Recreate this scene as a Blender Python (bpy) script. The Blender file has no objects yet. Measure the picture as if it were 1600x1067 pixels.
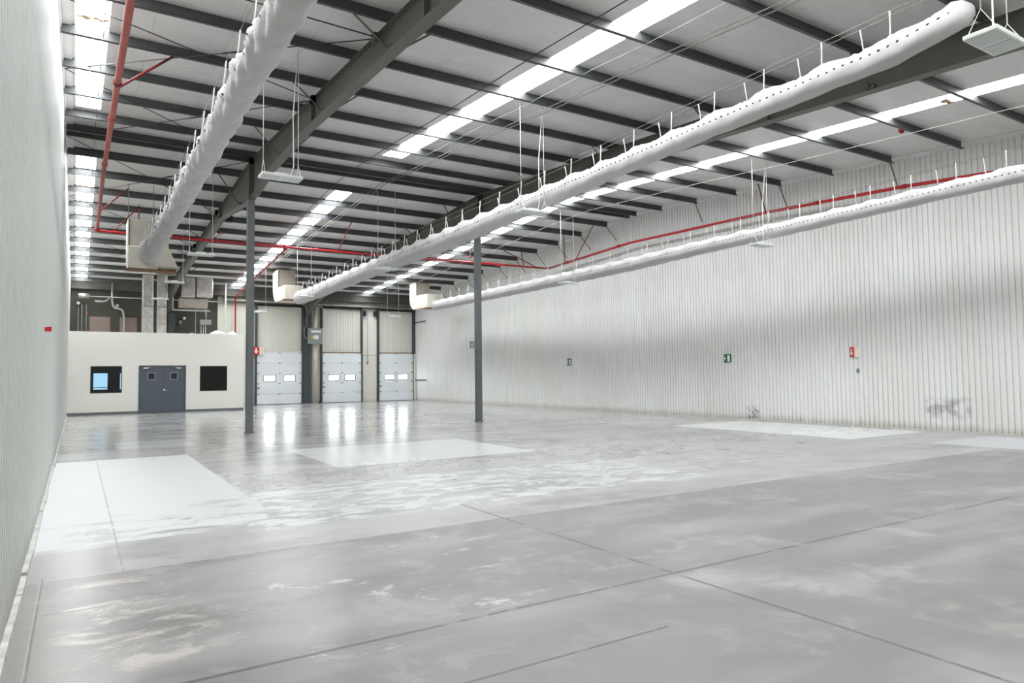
import bpy, bmesh, math, random
from mathutils import Vector, Matrix
random.seed(7)
S = bpy.context.scene
COL = S.collection

# ------------------------------------------------------------------ camera
F_PX = 1078.1
YAW, PITCH, ROLL = 0.5629, 0.0488, -0.0111
cam_d = bpy.data.cameras.new('camera'); cam = bpy.data.objects.new('camera', cam_d); COL.objects.link(cam)
cam_d.sensor_width = 36.0; cam_d.lens = 36.0 * F_PX / 1600.0; cam_d.clip_start = 0.05; cam_d.clip_end = 200
cy, sy, cp, sp = math.cos(YAW), math.sin(YAW), math.cos(PITCH), math.sin(PITCH)
fw = Vector((sy * cp, cy * cp, sp)); xc = Vector((cy, -sy, 0)); uc = xc.cross(fw)
cr, sr = math.cos(ROLL), math.sin(ROLL)
rt = cr * xc + sr * uc; up = -sr * xc + cr * uc
m = Matrix((rt, up, -fw)).transposed().to_4x4(); m.translation = Vector((0, 0, 1.6))
cam.matrix_world = m
S.camera = cam

# ------------------------------------------------------------------ world and exposure
w = bpy.data.worlds.new('world'); S.world = w; w.use_nodes = True
w.node_tree.nodes['Background'].inputs[0].default_value = (0.80, 0.90, 1.0, 1)
w.node_tree.nodes['Background'].inputs[1].default_value = 1.0
S.view_settings.view_transform = 'Standard'; S.view_settings.look = 'None'
S.view_settings.gamma = 1.0; S.view_settings.use_curve_mapping = False
S.view_settings.exposure = 0.20
SKYLIGHT = 20.0        # radiance of the daylit rooflight sheets
PANE = 13.0             # radiance of the daylit dock door panes
S.cycles.max_bounces = 10; S.cycles.diffuse_bounces = 6; S.cycles.glossy_bounces = 4
S.cycles.sample_clamp_indirect = 6.0
S.cycles.use_denoising = True

# ------------------------------------------------------------------ layout (metres)
XL, XR, YF, YB = -0.35, 19.29, -1.35, 42.95
YR = 20.8                                  # ridge
def pz(y): return 7.955 - 0.059 * abs(y - YR)     # underside of purlins
def rz(y): return pz(y) + 0.20                     # underside of roof sheeting

# ------------------------------------------------------------------ node expression helper
class T:
    def __init__(s, name, rough=0.6, metal=0.0, spec=0.5):
        s.m = bpy.data.materials.new(name); s.m.use_nodes = True
        s.nt = s.m.node_tree; s.n = s.nt.nodes; s.l = s.nt.links
        s.b = s.n['Principled BSDF']
        s.b.inputs['Roughness'].default_value = rough; s.b.inputs['Metallic'].default_value = metal
        s.b.inputs['Specular IOR Level'].default_value = spec
    def pos(s):
        g = s.n.new('ShaderNodeNewGeometry'); q = s.n.new('ShaderNodeSeparateXYZ'); s.l.new(g.outputs['Position'], q.inputs[0])
        s.P = g.outputs['Position']
        return [V(s, q.outputs[i]) for i in range(3)]
    def comb(s, x, y, z):
        c = s.n.new('ShaderNodeCombineXYZ')
        for i, v in enumerate((x, y, z)): s.put(v, c.inputs[i])
        return c.outputs[0]
    def put(s, v, sock):
        if isinstance(v, V): s.l.new(v.s, sock)
        elif hasattr(v, 'is_output'): s.l.new(v, sock)
        else: sock.default_value = v
    def noise(s, vec, scale=1, detail=4, rough=0.55, dist=0.0):
        t = s.n.new('ShaderNodeTexNoise'); s.l.new(vec, t.inputs['Vector'])
        t.inputs['Scale'].default_value = scale; t.inputs['Detail'].default_value = detail
        t.inputs['Roughness'].default_value = rough; t.inputs['Distortion'].default_value = dist
        return V(s, t.outputs[0])
    def mixc(s, f, a, b):
        x = s.n.new('ShaderNodeMix'); x.data_type = 'RGBA'; s.put(f, x.inputs[0]); s.put(a, x.inputs[6]); s.put(b, x.inputs[7])
        return x.outputs[2]
    def color(s, c): s.put(c, s.b.inputs['Base Color'])
    def rough(s, v): s.put(v, s.b.inputs['Roughness'])
    def bump(s, h, strength=0.3, dist=0.02):
        b = s.n.new('ShaderNodeBump'); b.inputs['Strength'].default_value = strength; b.inputs['Distance'].default_value = dist
        s.put(h, b.inputs['Height']); s.l.new(b.outputs[0], s.b.inputs['Normal'])
class V:
    def __init__(s, t, so): s.t = t; s.s = so
    def op(s, o, *a):
        n = s.t.n.new('ShaderNodeMath'); n.operation = o; s.t.l.new(s.s, n.inputs[0])
        for i, v in enumerate(a): s.t.put(v, n.inputs[i + 1])
        return V(s.t, n.outputs[0])
    def __add__(s, o): return s.op('ADD', o)
    def __radd__(s, o): return s.op('ADD', o)
    def __sub__(s, o): return s.op('SUBTRACT', o)
    def __rsub__(s, o): return (s * -1.0) + o
    def __mul__(s, o): return s.op('MULTIPLY', o)
    def __rmul__(s, o): return s.op('MULTIPLY', o)
    def __truediv__(s, o): return s.op('DIVIDE', o)
    def abs(s): return s.op('ABSOLUTE')
    def max(s, o): return s.op('MAXIMUM', o)
    def min(s, o): return s.op('MINIMUM', o)
    def ss(s, a, b):       # smoothstep from a to b (b may be below a)
        n = s.t.n.new('ShaderNodeMapRange'); n.interpolation_type = 'SMOOTHSTEP'; s.t.l.new(s.s, n.inputs[0])
        inv = b < a
        n.inputs[1].default_value = min(a, b); n.inputs[2].default_value = max(a, b)
        n.inputs[3].default_value = 1.0 if inv else 0.0; n.inputs[4].default_value = 0.0 if inv else 1.0
        return V(s.t, n.outputs[0])

def rgb(r, g, b):          # sRGB 0-255 to linear
    f = lambda c: (c / 255 / 12.92) if c / 255 <= 0.04045 else ((c / 255 + 0.055) / 1.055) ** 2.4
    return (f(r), f(g), f(b), 1.0)
def lin(v, t=(1, 1, 1)): return (v * t[0], v * t[1], v * t[2], 1.0)

def simple(name, c, rough=0.5, metal=0.0, var=0.12, scale=3.0, bump=0.0, bscale=40, spec=0.5):
    t = T(name, rough, metal, spec); t.pos()
    n = t.noise(t.P, scale, 4)
    d = tuple(max(0, x * (1 - var)) for x in c[:3]) + (1,); e = tuple(min(1, x * (1 + var)) for x in c[:3]) + (1,)
    t.color(t.mixc(n.ss(0.3, 0.7), d, e))
    if bump: t.bump(t.noise(t.P, bscale, 3), bump, 0.01)
    return t.m
def emit(name, c, k):
    t = T(name, 0.4); t.b.inputs['Base Color'].default_value = (0.8, 0.8, 0.8, 1)
    t.b.inputs['Emission Color'].default_value = c; t.b.inputs['Emission Strength'].default_value = k
    return t.m

M = {}
# --- floor: old polished concrete slabs with worn paint, joints and scuffs
def floor_mat():
    t = T('concrete floor', 0.3); X, Y, Z = t.pos()
    nb = t.noise(t.P, 0.45, 6, 0.6); nm = t.noise(t.P, 1.7, 6, 0.65, 0.6); nf = t.noise(t.P, 9.0, 5, 0.6)
    st = t.noise(t.comb(X * 0.55, Y * 1.9, 0.0), 1.0, 7, 0.62, 0.8)
    hz = t.noise(t.comb(X * 0.35, Y * 1.1, 7.0), 1.0, 3, 0.5, 0.4)
    wob = t.noise(t.P, 1.3, 5, 0.65); wob2 = t.noise(t.comb(X + 31.0, Y, 0.0), 1.3, 5, 0.65)
    def box(x0, x1, y0, y1, e=0.03, rag=0.0):
        x = X + (wob - 0.5) * rag; y = Y + (wob2 - 0.5) * rag
        return x.ss(x0 - e, x0 + e) * x.ss(x1 + e, x1 - e) * y.ss(y0 - e, y0 + e) * y.ss(y1 + e, y1 - e)
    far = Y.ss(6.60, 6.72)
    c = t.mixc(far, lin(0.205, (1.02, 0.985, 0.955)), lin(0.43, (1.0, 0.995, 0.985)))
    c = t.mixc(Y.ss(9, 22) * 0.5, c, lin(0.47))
    cl = (nb * 0.45 + st * 0.2 + nm * 0.35)
    c = t.mixc(cl.ss(0.53, 0.38) * 0.75, c, lin(0.24, (1, .985, .96)))
    c = t.mixc(cl.ss(0.49, 0.64) * 0.60, c, lin(0.44, (1, .985, .965)))
    c = t.mixc(nm.ss(0.48, 0.70) * 0.35, c, lin(0.50, (1, .965, .91)))
    c = t.mixc(st.ss(0.52, 0.30) * 0.35, c, lin(0.26))
    c = t.mixc(hz.ss(0.45, 0.72) * 0.40, c, lin(0.54, (1, .99, .98)))
    c = t.mixc(hz.ss(0.50, 0.28) * 0.35, c, lin(0.28, (1, .99, .97)))
    # brown strip beside the left wall
    c = t.mixc(X.ss(0.5, -0.1) * Y.ss(7.4, 6.4) * 0.55, c, lin(0.22, (1, .88, .78)))
    paint = lin(0.66, (0.985, 1.0, 1.0))
    rag = nm * 0.55 + nf * 0.2 + st * 0.25
    mot = t.noise(t.comb(X * 0.9, Y * 1.7, 3.0), 2.0, 9, 0.74, 0.6)
    pa = box(-0.35, 2.0, 7.9, 16.1, .03, .0) * (mot + Y.ss(7.6, 12.0) * 0.22 - X.ss(0.2, 2.2) * .06).ss(0.40, 0.52)
    c = t.mixc(pa, c, paint)
    c = t.mixc(box(3.97, 8.22, 12.1, 15.72, .03, .1) * rag.ss(0.26, 0.36) * 1.0, c, paint)
    c = t.mixc(box(0.82, 2.45, 18.2, 20.2, .03, .05) * 0.6, c, paint)
    c = t.mixc(box(1.6, 8.4, 7.6, 10.4, .15, .5) * mot.ss(0.47, 0.55) * 0.95, c, paint)
    c = t.mixc(box(8.2, 12.2, 8.0, 12.2, .15, .6) * mot.ss(0.50, 0.62) * 0.6, c, paint)
    c = t.mixc(box(15.52, 18.9, 9.62, 15.4, .04, .12) * 1.0, c, lin(0.72, (.985, 1, 1)))
    c = t.mixc(box(16.0, 18.75, 6.2, 8.1, .04, .1) * 0.85, c, lin(0.62, (0.96, 0.99, 1.03)))
    c = t.mixc(box(0.9, 3.6, 4.0, 6.5, .3, .9) * mot.ss(0.58, 0.66) * 0.8, c, lin(0.62, (1, .97, .92)))
    c = t.mixc(box(-0.05, 0.75, 4.4, 6.5, .12, .4) * mot.ss(0.50, 0.60) * 0.7, c, lin(0.60, (1, .92, .85)))
    c = t.mixc(box(-0.35, 0.30, 6.73, 7.75, .05, .1) * 0.7, c, lin(0.27, (1, .97, .94)))
    # saw-cut joints
    def line(u, c0, wd, a0, a1, v, k=1.0):
        return (u - c0 + (wob - 0.5) * 0.012).abs().ss(wd, wd * 0.4) * v.ss(a0 - .02, a0 + .02) * v.ss(a1 + .02, a1 - .02) * k
    j = line(Y, 4.07, .024, .3, 10.2, X, .9)
    for a in (line(X, 4.08, .024, -2, 7.7, Y, .85), line(Y, 6.66, .03, -.3, 14.5, X, .5), line(X, .36, .013, 6.7, 16, Y, .4), line(X, -.21, .012, 0, 6.8, Y, .7),
              line(Y, 3.25, .016, 1.7, 3.2, X, .9), line(Y, 5.75, .014, -.17, .30, X, 1.), line(X, 12., .02, 5, 40, Y, .25), line(Y, 16.0, .03, 0, 19, X, .25), line(Y, 23.8, .04, 0, 19, X, .3), line(X, 8.2, .015, 2, 14, Y, .2)):
        j = j.max(a)
    j = j * t.noise(t.P, 5, 3).ss(0.30, 0.50)
    c = t.mixc(j, c, lin(0.09, (1, .95, .9)))
    c = t.mixc(nf.ss(0.70, 0.78) * 0.4, c, lin(0.14, (1, .9, .8)))
    t.color(c)
    t.rough((nm * 0.12 + nb * 0.10 + 0.07) + Y.ss(20.0, 6.0) * 0.14 + pa * 0.22)
    t.b.inputs['Specular IOR Level'].default_value = 0.62
    t.bump(nf * 0.4 + nm * 0.6 - j, 0.06, 0.02)
    return t.m
M['floor'] = floor_mat()

def wallmat(name, base, dirt):
    t = T(name, 0.5, 0, .35); X, Y, Z = t.pos()
    n = t.noise(t.comb(X * 0.4, Y * 0.4, Z * 0.15), 1.5, 5, 0.6)
    v = t.noise(t.comb(X * 3.0, Y * 3.0, Z * 0.12), 1.0, 4, 0.6)
    c = t.mixc(n.ss(0.35, 0.7), base, tuple(x * k for x, k in zip(base[:3], (0.955, 0.95, 0.935))) + (1,))
    c = t.mixc(v.ss(0.55, 0.75) * 0.16, c, tuple(x * .82 for x in base[:3]) + (1,))
    low = (Z + t.noise(t.comb(X * 4, Y * 4, Z), 1, 4) * 0.3).ss(0.42, 0.14)
    c = t.mixc(low * 0.55, c, dirt)
    sp = t.noise(t.P, 1.1, 7, 0.7)
    c = t.mixc(sp.ss(0.72, 0.80) * 0.22, c, dirt)
    if name.startswith('right'):       # scraped dirty patch low on the wall
        bx = Y.ss(8.6, 8.8) * Y.ss(9.9, 9.7) * Z.ss(0.25, 0.5) * Z.ss(0.95, 0.75)
        c = t.mixc(bx * t.noise(t.P, 4, 5).ss(0.35, 0.6) * 0.6, c, lin(0.25))
        bx = Y.ss(15.1, 15.25) * Y.ss(15.75, 15.6) * Z.ss(0.02, 0.1) * Z.ss(0.55, 0.3)
        c = t.mixc(bx * t.noise(t.P, 7, 5).ss(0.4, 0.6) * 0.8, c, lin(0.12))
    t.color(c); t.bump(sp, 0.05, 0.01)
    return t.m
M['wall_r'] = wallmat('right wall sheet steel', rgb(232, 232, 230), lin(0.36, (1, .93, .78)))
M['wall_l'] = wallmat('left wall sheet steel', rgb(200, 203, 199), lin(0.28, (1, .95, .82)))
M['wall_b'] = wallmat('back wall sheet steel', rgb(224, 223, 214), lin(0.3, (1, .93, .8)))
M['strip'] = wallmat('smooth cream wall lining', rgb(226, 224, 214), lin(0.4, (1, .93, .8)))
M['wall_office'] = simple('cream painted partition', rgb(232, 230, 222), .6, var=.01, scale=.6)
M['dark_wall'] = simple('dark grey blockwork', rgb(66, 66, 58), .8, var=.08, scale=1.2)
M['pink'] = simple('dull brown pink board', rgb(132, 116, 108), .8, var=.05)
def ceil_mat():
    t = T('white insulation blanket', 0.36, 0, .5); X, Y, Z = t.pos()
    n = t.noise(t.comb(X * 0.5, Y * 1.4, 0.0), 1.0, 5, 0.6)
    c = t.mixc(n.ss(0.3, 0.7), lin(0.66, (1, .995, .975)), lin(0.72, (1, .995, .985)))
    fx = ((X + 0.2) / 1.22).op('FRACT'); seam = (fx - 0.5).abs().ss(0.492, 0.499)
    c = t.mixc(seam * 0.25, c, lin(0.5))
    t.color(c)
    t.bump(t.noise(t.comb(X * 1.0, Y * 2.6, 0.0), 1.6, 7, 0.62, 1.4) * 1.0 - seam * 0.3, 0.5, 0.07)
    return t.m
M['ceil'] = ceil_mat()
M['sky'] = emit('daylit rooflight sheet', (0.95, 0.98, 1.0, 1), SKYLIGHT)
M['pane'] = emit('daylit door pane', (0.90, 0.96, 1.0, 1), PANE)
M['steel'] = simple('dark grey painted steel', rgb(94, 92, 86), .5, var=.08, scale=1.5, spec=.4)
M['purlin'] = simple('charcoal galvanised purlin', rgb(68, 69, 70), .45, var=.08, scale=2, spec=.6)
M['column'] = simple('mid grey painted column', rgb(104, 108, 110), .5, var=.06)
M['red'] = simple('red painted steel pipe', rgb(176, 26, 34), .4, var=.10, scale=2)
M['dullred'] = simple('faded red painted steel pipe', rgb(168, 74, 66), .5, var=.14, scale=1.5)
M['darkred'] = simple('dark red rod', rgb(120, 30, 34), .5)
M['orange'] = simple('orange coupling paint', rgb(176, 66, 36), .5)
def fabric():
    t = T('white textile duct', 0.75, 0, .2)
    uv = t.n.new('ShaderNodeUVMap'); q = t.n.new('ShaderNodeSeparateXYZ'); t.l.new(uv.outputs[0], q.inputs[0])
    U, W = V(t, q.outputs[0]), V(t, q.outputs[1])
    X, Y, Z = t.pos()
    n = t.noise(t.P, 2.0, 4)
    c = t.mixc(n, lin(0.49, (1, .98, .975)), lin(0.54, (1, .985, .98)))
    fu = ((U / 0.127).op('FRACT') - 0.5) * 0.127
    c2 = None
    for v0 in (0.235, 0.765):
        d = (fu * fu + (W - v0) * (W - v0) * 2.6).op('SQRT')
        k = d.ss(0.024, 0.017); c2 = k if c2 is None else c2.max(k)
    c = t.mixc(c2, c, lin(0.02))
    t.color(c)
    t.bump(t.noise(t.comb(X * 1, Y * 1, Z * 1), 9, 4), 0.25, 0.03)
    return t.m
M['fabric'] = fabric()
M['rope'] = simple('white hanging rope', rgb(232, 230, 226), .8, var=.03)
M['cable'] = simple('steel wire', rgb(120, 120, 116), .45, .4)
M['dkcable'] = simple('dark tie rod', rgb(58, 56, 54), .5, .3)
M['wht'] = simple('white enamel', rgb(226, 228, 226), .4, var=.03)
M['lens'] = simple('frosted lamp diffuser', rgb(196, 203, 200), .35, var=.02)
def silver(name, base, rough):
    t = T(name, rough, .8); X, Y, Z = t.pos()
    v = t.noise(t.P, 3.2, 6, .65, .8)
    t.color(t.mixc(v.ss(.3, .7), lin(base * .95, (1, .94, .88)), lin(base * 1.4, (1, .97, .94))))
    t.bump(v, .5, .03); return t.m
M['foil'] = silver('crinkled foil duct wrap', .50, .32)
M['cream_duct'] = simple('cream insulated duct jacket', rgb(208, 202, 190), .6, var=.06, scale=2, bump=.4, bscale=7)
M['grey_duct'] = simple('grey brown duct board', rgb(160, 152, 142), .7, var=.06)
M['pale_duct'] = simple('pale duct board', rgb(188, 181, 170), .7, var=.06, bump=.3, bscale=6)
M['rust'] = simple('brown rusted edge', rgb(124, 92, 70), .8, var=.2)
M['door'] = simple('blue grey door paint', rgb(84, 91, 100), .45, var=.03)
M['dframe'] = simple('charcoal window frame', rgb(44, 46, 48), .5)
M['dockp'] = simple('pale blue grey sectional panel', rgb(232, 237, 240), .42, var=.02, scale=1)
M['black'] = simple('black rubber', rgb(24, 25, 26), .6)
M['grey'] = simple('light grey enclosure', rgb(138, 143, 144), .45, var=.05)
M['cond'] = simple('galvanised conduit', rgb(168, 170, 164), .4, .5)
M['dcol'] = simple('dark blue grey post', rgb(66, 72, 76), .5)
M['pvc'] = simple('off white pvc pipe', rgb(206, 202, 190), .5)
M['chrome'] = simple('bright chrome', rgb(220, 222, 224), .25, .8)
M['signred'] = simple('red sign face', rgb(196, 22, 38), .5, var=.02)
M['signwhite'] = simple('white sign print', rgb(236, 234, 228), .5, var=.01)
M['signpink'] = simple('pale side of sign', rgb(238, 222, 206), .5, var=.03)
M['signgreen'] = simple('dark green sign face', rgb(16, 96, 66), .5, var=.02)
M['yellow'] = simple('yellow warning sticker', rgb(214, 196, 60), .5)
M['greenpaint'] = simple('yellow green paint band', rgb(140, 150, 96), .6, var=.15)
M['bag'] = simple('white plastic sheeting', rgb(230, 230, 226), .45, var=.04, bump=.6, bscale=14)
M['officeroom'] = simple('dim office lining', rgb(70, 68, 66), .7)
M['inner'] = emit('daylit office window', (0.50, 0.78, 1.0, 1), 1.9)
M['kerb'] = simple('off white sealant strip', rgb(200, 199, 194), .7, var=.2, scale=6, bump=.5, bscale=20)
M['beamlabel'] = M['signwhite']
def glassm():
    t = T('dark window glass', .05)
    nt = t.nt; tr = nt.nodes.new('ShaderNodeBsdfTransparent'); tr.inputs[0].default_value = (.62, .66, .68, 1)
    gl = nt.nodes.new('ShaderNodeBsdfGlossy'); gl.inputs['Roughness'].default_value = .04
    lw = nt.nodes.new('ShaderNodeFresnel'); lw.inputs[0].default_value = 1.45
    mx = nt.nodes.new('ShaderNodeMixShader'); nt.links.new(lw.outputs[0], mx.inputs[0]); nt.links.new(tr.outputs[0], mx.inputs[1]); nt.links.new(gl.outputs[0], mx.inputs[2])
    nt.links.new(mx.outputs[0], nt.nodes['Material Output'].inputs[0]); return t.m
M['glass'] = glassm()

# ------------------------------------------------------------------ mesh helpers
class MB:
    def __init__(s): s.b = bmesh.new(); s.smooth = False
    def box(s, x0, x1, y0, y1, z0, z1):
        v = [s.b.verts.new(p) for p in ((x0, y0, z0), (x1, y0, z0), (x1, y1, z0), (x0, y1, z0), (x0, y0, z1), (x1, y0, z1), (x1, y1, z1), (x0, y1, z1))]
        for f in ((3, 2, 1, 0), (4, 5, 6, 7), (0, 1, 5, 4), (1, 2, 6, 5), (2, 3, 7, 6), (3, 0, 4, 7)): s.b.faces.new([v[i] for i in f])
        return s
    def poly(s, pts):
        s.b.faces.new([s.b.verts.new(p) for p in pts]); return s
    def ext(s, pts, d):           # extrude polygon by vector d
        d = Vector(d); a = [s.b.verts.new(p) for p in pts]; c = [s.b.verts.new(Vector(p) + d) for p in pts]
        s.b.faces.new(a); s.b.faces.new(c[::-1]); n = len(a)
        for i in range(n): s.b.faces.new((a[i], c[i], c[(i + 1) % n], a[(i + 1) % n]))
        return s
    def tube(s, pts, r, n=8, rad=None):
        pts = [Vector(p) for p in pts]; rings = []
        for i, p in enumerate(pts):
            t = (pts[min(i + 1, len(pts) - 1)] - pts[max(i - 1, 0)]).normalized()
            a = Vector((0, 0, 1)) if abs(t.z) < .9 else Vector((1, 0, 0))
            u = t.cross(a).normalized(); v = u.cross(t).normalized(); q = rad[i] if rad else r
            if 0 < i < len(pts) - 1:
                c = (pts[i + 1] - p).normalized().dot((p - pts[i - 1]).normalized()); q = q / max(.5, math.sqrt((1 + c) / 2))
                t0 = (p - pts[i - 1]).normalized(); q0 = q * max(.5, math.sqrt((1 + c) / 2))
                # bend axis radius kept, the other widened
            rings.append([s.b.verts.new(p + u * (q if not (0 < i < len(pts) - 1) else q0) * math.cos(k * 2 * math.pi / n) + v * (q if not (0 < i < len(pts) - 1) else q0) * math.sin(k * 2 * math.pi / n)) for k in range(n)])
        for a, c in zip(rings, rings[1:]):
            for k in range(n): s.b.faces.new((a[k], a[(k + 1) % n], c[(k + 1) % n], c[k]))
        s.b.faces.new(rings[0][::-1]); s.b.faces.new(rings[-1]); s.smooth = n > 5
        return s
    def out(s, name, mat, parent=None, bevel=0.0):
        bmesh.ops.recalc_face_normals(s.b, faces=s.b.faces)
        me = bpy.data.meshes.new(name); s.b.to_mesh(me); s.b.free()
        if s.smooth:
            for p in me.polygons: p.use_smooth = len(p.vertices) == 4
        me.materials.append(M[mat] if isinstance(mat, str) else mat)
        o = bpy.data.objects.new(name, me); COL.objects.link(o)
        if parent:
            o.parent = parent; o.matrix_parent_inverse = Matrix.Translation(-parent.location)
        if bevel:
            b = o.modifiers.new('bevel', 'BEVEL'); b.width = bevel; b.segments = 2; b.limit_method = 'ANGLE'
        return o
def tag(o, label=None, cat=None, group=None, kind=None):
    if label: o['label'] = label
    if cat: o['category'] = cat
    if group: o['group'] = group
    if kind: o['kind'] = kind
    return o
def thing(name, loc, label, cat, group=None):
    o = bpy.data.objects.new(name, None); COL.objects.link(o); o.location = loc
    return tag(o, label, cat, group)
def bend(pts, r, n=6):            # round the corners of a polyline
    pts = [Vector(p) for p in pts]; o = [pts[0]]
    for a, p, c in zip(pts, pts[1:], pts[2:]):
        d0 = (a - p); d1 = (c - p); q = min(r, d0.length * .45, d1.length * .45)
        A = p + d0.normalized() * q; C_ = p + d1.normalized() * q
        for i in range(n + 1):
            t = i / n; o.append((1 - t) ** 2 * A + 2 * t * (1 - t) * p + t * t * C_)
    return o + [pts[-1]]

# ------------------------------------------------------------------ setting
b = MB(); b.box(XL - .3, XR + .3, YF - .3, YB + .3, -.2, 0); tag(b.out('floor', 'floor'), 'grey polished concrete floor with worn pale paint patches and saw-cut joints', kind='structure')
# roof sheeting, both slopes
b = MB()
SKY = [(-.12, .38, YF, 18.9), (-.12, .38, 23.0, 42.3), (7.42, 8.02, YF, 18.7), (7.42, 8.02, 23.0, 42.3), (15.28, 15.82, YF, 42.3)]
def slab(b, x0, x1, y0, y1, lo, hi):
    if y1 - y0 < .01: return
    ys = [y0] + ([YR] if y0 < YR < y1 else []) + [y1]
    b.ext([(x0, y, rz(y) + lo) for y in ys] + [(x0, y, rz(y) + hi) for y in ys[::-1]], (x1 - x0, 0, 0))
xs = [XL - .3, -.12, .38, 7.42, 8.02, 15.28, 15.82, XR + .3]
for i, (x0, x1) in enumerate(zip(xs, xs[1:])):
    if i % 2 == 0: slab(b, x0, x1, YF - .3, YB + .3, 0, .12)
    else:
        y = YF - .3
        for q in [q for q in SKY if q[0] == x0]: slab(b, x0, x1, y, q[2], 0, .12); y = q[3]
        slab(b, x0, x1, y, YB + .3, 0, .12)
tag(b.out('ceiling', 'ceil'), 'white insulated underside of the shallow pitched roof', kind='structure')

def ribbed(y0, y1, x, sgn, pitch, gw, gd, ztop, dz=0.0):
    """vertical ribbed sheet along y at plane x; grooves go away from the room (sgn)"""
    b = MB(); y = y0; P = []
    while y < y1:
        P += [(y, 0), (min(y + pitch - gw, y1), 0), (min(y + pitch - gw * .75, y1), gd), (min(y + pitch - gw * .25, y1), gd)]; y += pitch
    P.append((y1, 0)); vb = [b.b.verts.new((x + sgn * d, yy, 0)) for yy, d in P]; vt = [b.b.verts.new((x + sgn * d, yy, ztop(yy))) for yy, d in P]
    for i in range(len(P) - 1):
        if P[i + 1][0] - P[i][0] > 1e-5: b.b.faces.new((vb[i], vb[i + 1], vt[i + 1], vt[i]))
    # solid backing gives the sheet real thickness
    pr = [(YF - .3, 0), (y1 + .3, 0), (y1 + .3, ztop(y1)), (YR, ztop(YR)), (YF - .3, ztop(YF))]
    b.ext([(x + sgn * (gd + .004), yy, z) for yy, z in pr], (sgn * .12, 0, 0))
    return b
tag(ribbed(YF, YB, XR, 1, .14, .040, .034, lambda y: rz(y) + .02).out('wall_right', 'wall_r'), 'long right wall of pale ribbed metal sheet', kind='structure')
tag(ribbed(YF, YB, XL, -1, .16, .06, .025, lambda y: rz(y) + .02).out('wall_left', 'wall_l'), 'left wall of pale grey green ribbed metal sheet seen edge on', kind='structure')
tag(MB().box(XL - .3, XR + .3, YF - .25, YF, 0, 7).out('wall_front', 'strip'), 'plain front wall behind the camera', kind='structure')
# back wall: block part behind the office, ribbed part behind the docks
tag(MB().box(XL - .3, 6.88, YB, YB + .25, 0, 7.1).out('wall_back', 'dark_wall'), 'dark grey block end wall above the office', kind='structure')
def ribx(x0, x1, y, z0, z1, pitch=.15, gd=.022, gw=.05):
    b = MB(); x = x0; P = []
    while x < x1 - 1e-6:
        P += [(x, 0), (min(x + pitch - gw, x1), 0), (min(x + pitch - gw * .7, x1), gd), (min(x + pitch - gw * .3, x1), gd)]; x += pitch
    P.append((x1, 0)); va = [b.b.verts.new((xx, y + d, z0)) for xx, d in P]; vt = [b.b.verts.new((xx, y + d, z1)) for xx, d in P]
    for i in range(len(P) - 1):
        if P[i + 1][0] - P[i][0] > 1e-5: b.b.faces.new((va[i], va[i + 1], vt[i + 1], vt[i]))
    b.box(x0, x1, y + gd + .004, y + gd + .1, z0, z1); return b
M['frieze'] = simple('ribbed upper sheet with painted eave shade', rgb(150, 148, 134), .6, var=.05)  # sheet colour darkened to carry the shade under the eave
tag(ribx(6.88, XR, YB, 6.06, 7.05, .3).out('wall_back', 'frieze'), 'ribbed upper strip of the end wall, eave shade put into its colour', kind='structure')
tag(ribx(6.88, XR, YB + .02, 0, 6.05).out('wall_back', 'wall_b'), 'ribbed pale end wall around the loading doors', kind='structure')
tag(MB().box(6.88, XR, YB - .28, YB + .02, 6.04, 6.10).out('trim_1', 'steel'), 'added dark strip standing for the shadow line across the end wall above the doors', kind='structure')  # dark strip added to stand for the shadow line over the door panels
# eave strut
tag(MB().box(XL, XR, YB - .22, YB + .0, 6.42, rz(YB - .2) + .02).out('trim_2', 'steel'), 'dark steel eave strut along the top of the end wall', kind='structure')
# gable flashings on both long walls
for i, (x, s, nm, wd) in enumerate(((XR, -1, 'trim_3', 'right'), (XL, 1, 'trim_4', 'left'))):
    b = MB()
    for y0, y1 in ((YF, YR), (YR, YB)):
        b.ext([(x, y0, rz(y0) - .09), (x, y1, rz(y1) - .09), (x, y1, rz(y1) + .01), (x, y0, rz(y0) + .01)], (s * .035, 0, 0))
        b.ext([(x + s * .035, y0, rz(y0) - .03), (x + s * .035, y1, rz(y1) - .03), (x + s * .035, y1, rz(y1) + .0), (x + s * .035, y0, rz(y0) + .0)], (s * .14, 0, 0))
    tag(b.out(nm, 'wht'), 'pale flashing where the %s wall meets the roof' % wd, kind='structure')
# kerb strip at foot of left wall
b = MB(); y = YF
while y < YB - 7:
    L = random.uniform(.5, 1.6); b.box(XL, XL + random.uniform(.028, .045), y, y + L - random.choice((0, .01, .04)), 0, random.uniform(.035, .06)); y += L
tag(b.out('baseboard_left', 'kerb'), 'broken off white sealant kerb at the foot of the left wall', kind='structure')
tag(MB().box(XR - .03, XR, YF, YB, 0, .035).out('baseboard_right', 'wall_r'), 'low sill strip at the foot of the right wall', kind='structure')

# ------------------------------------------------------------------ rooflights
def skylight(x0, x1, y0, y1, label):
    b = MB(); slab(b, x0, x1, y0, y1, .002, .04)
    return tag(b.out('skylight', 'sky'), label, 'skylight', 'long translucent rooflights')
skylight(-.12, .38, YF, 18.9, 'glowing rooflight strip beside the left wall, on the camera side of the ridge')
skylight(-.12, .38, 23.0, 42.3, 'glowing rooflight strip beside the left wall, beyond the ridge')
skylight(7.42, 8.02, YF, 18.7, 'glowing rooflight strip between the two big roof beams, near half')
skylight(7.42, 8.02, 23.0, 42.3, 'glowing rooflight strip between the two big roof beams, far half beyond the ridge')
skylight(15.28, 15.82, YF, 42.3, 'unbroken glowing rooflight strip nearest the right wall')

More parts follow.
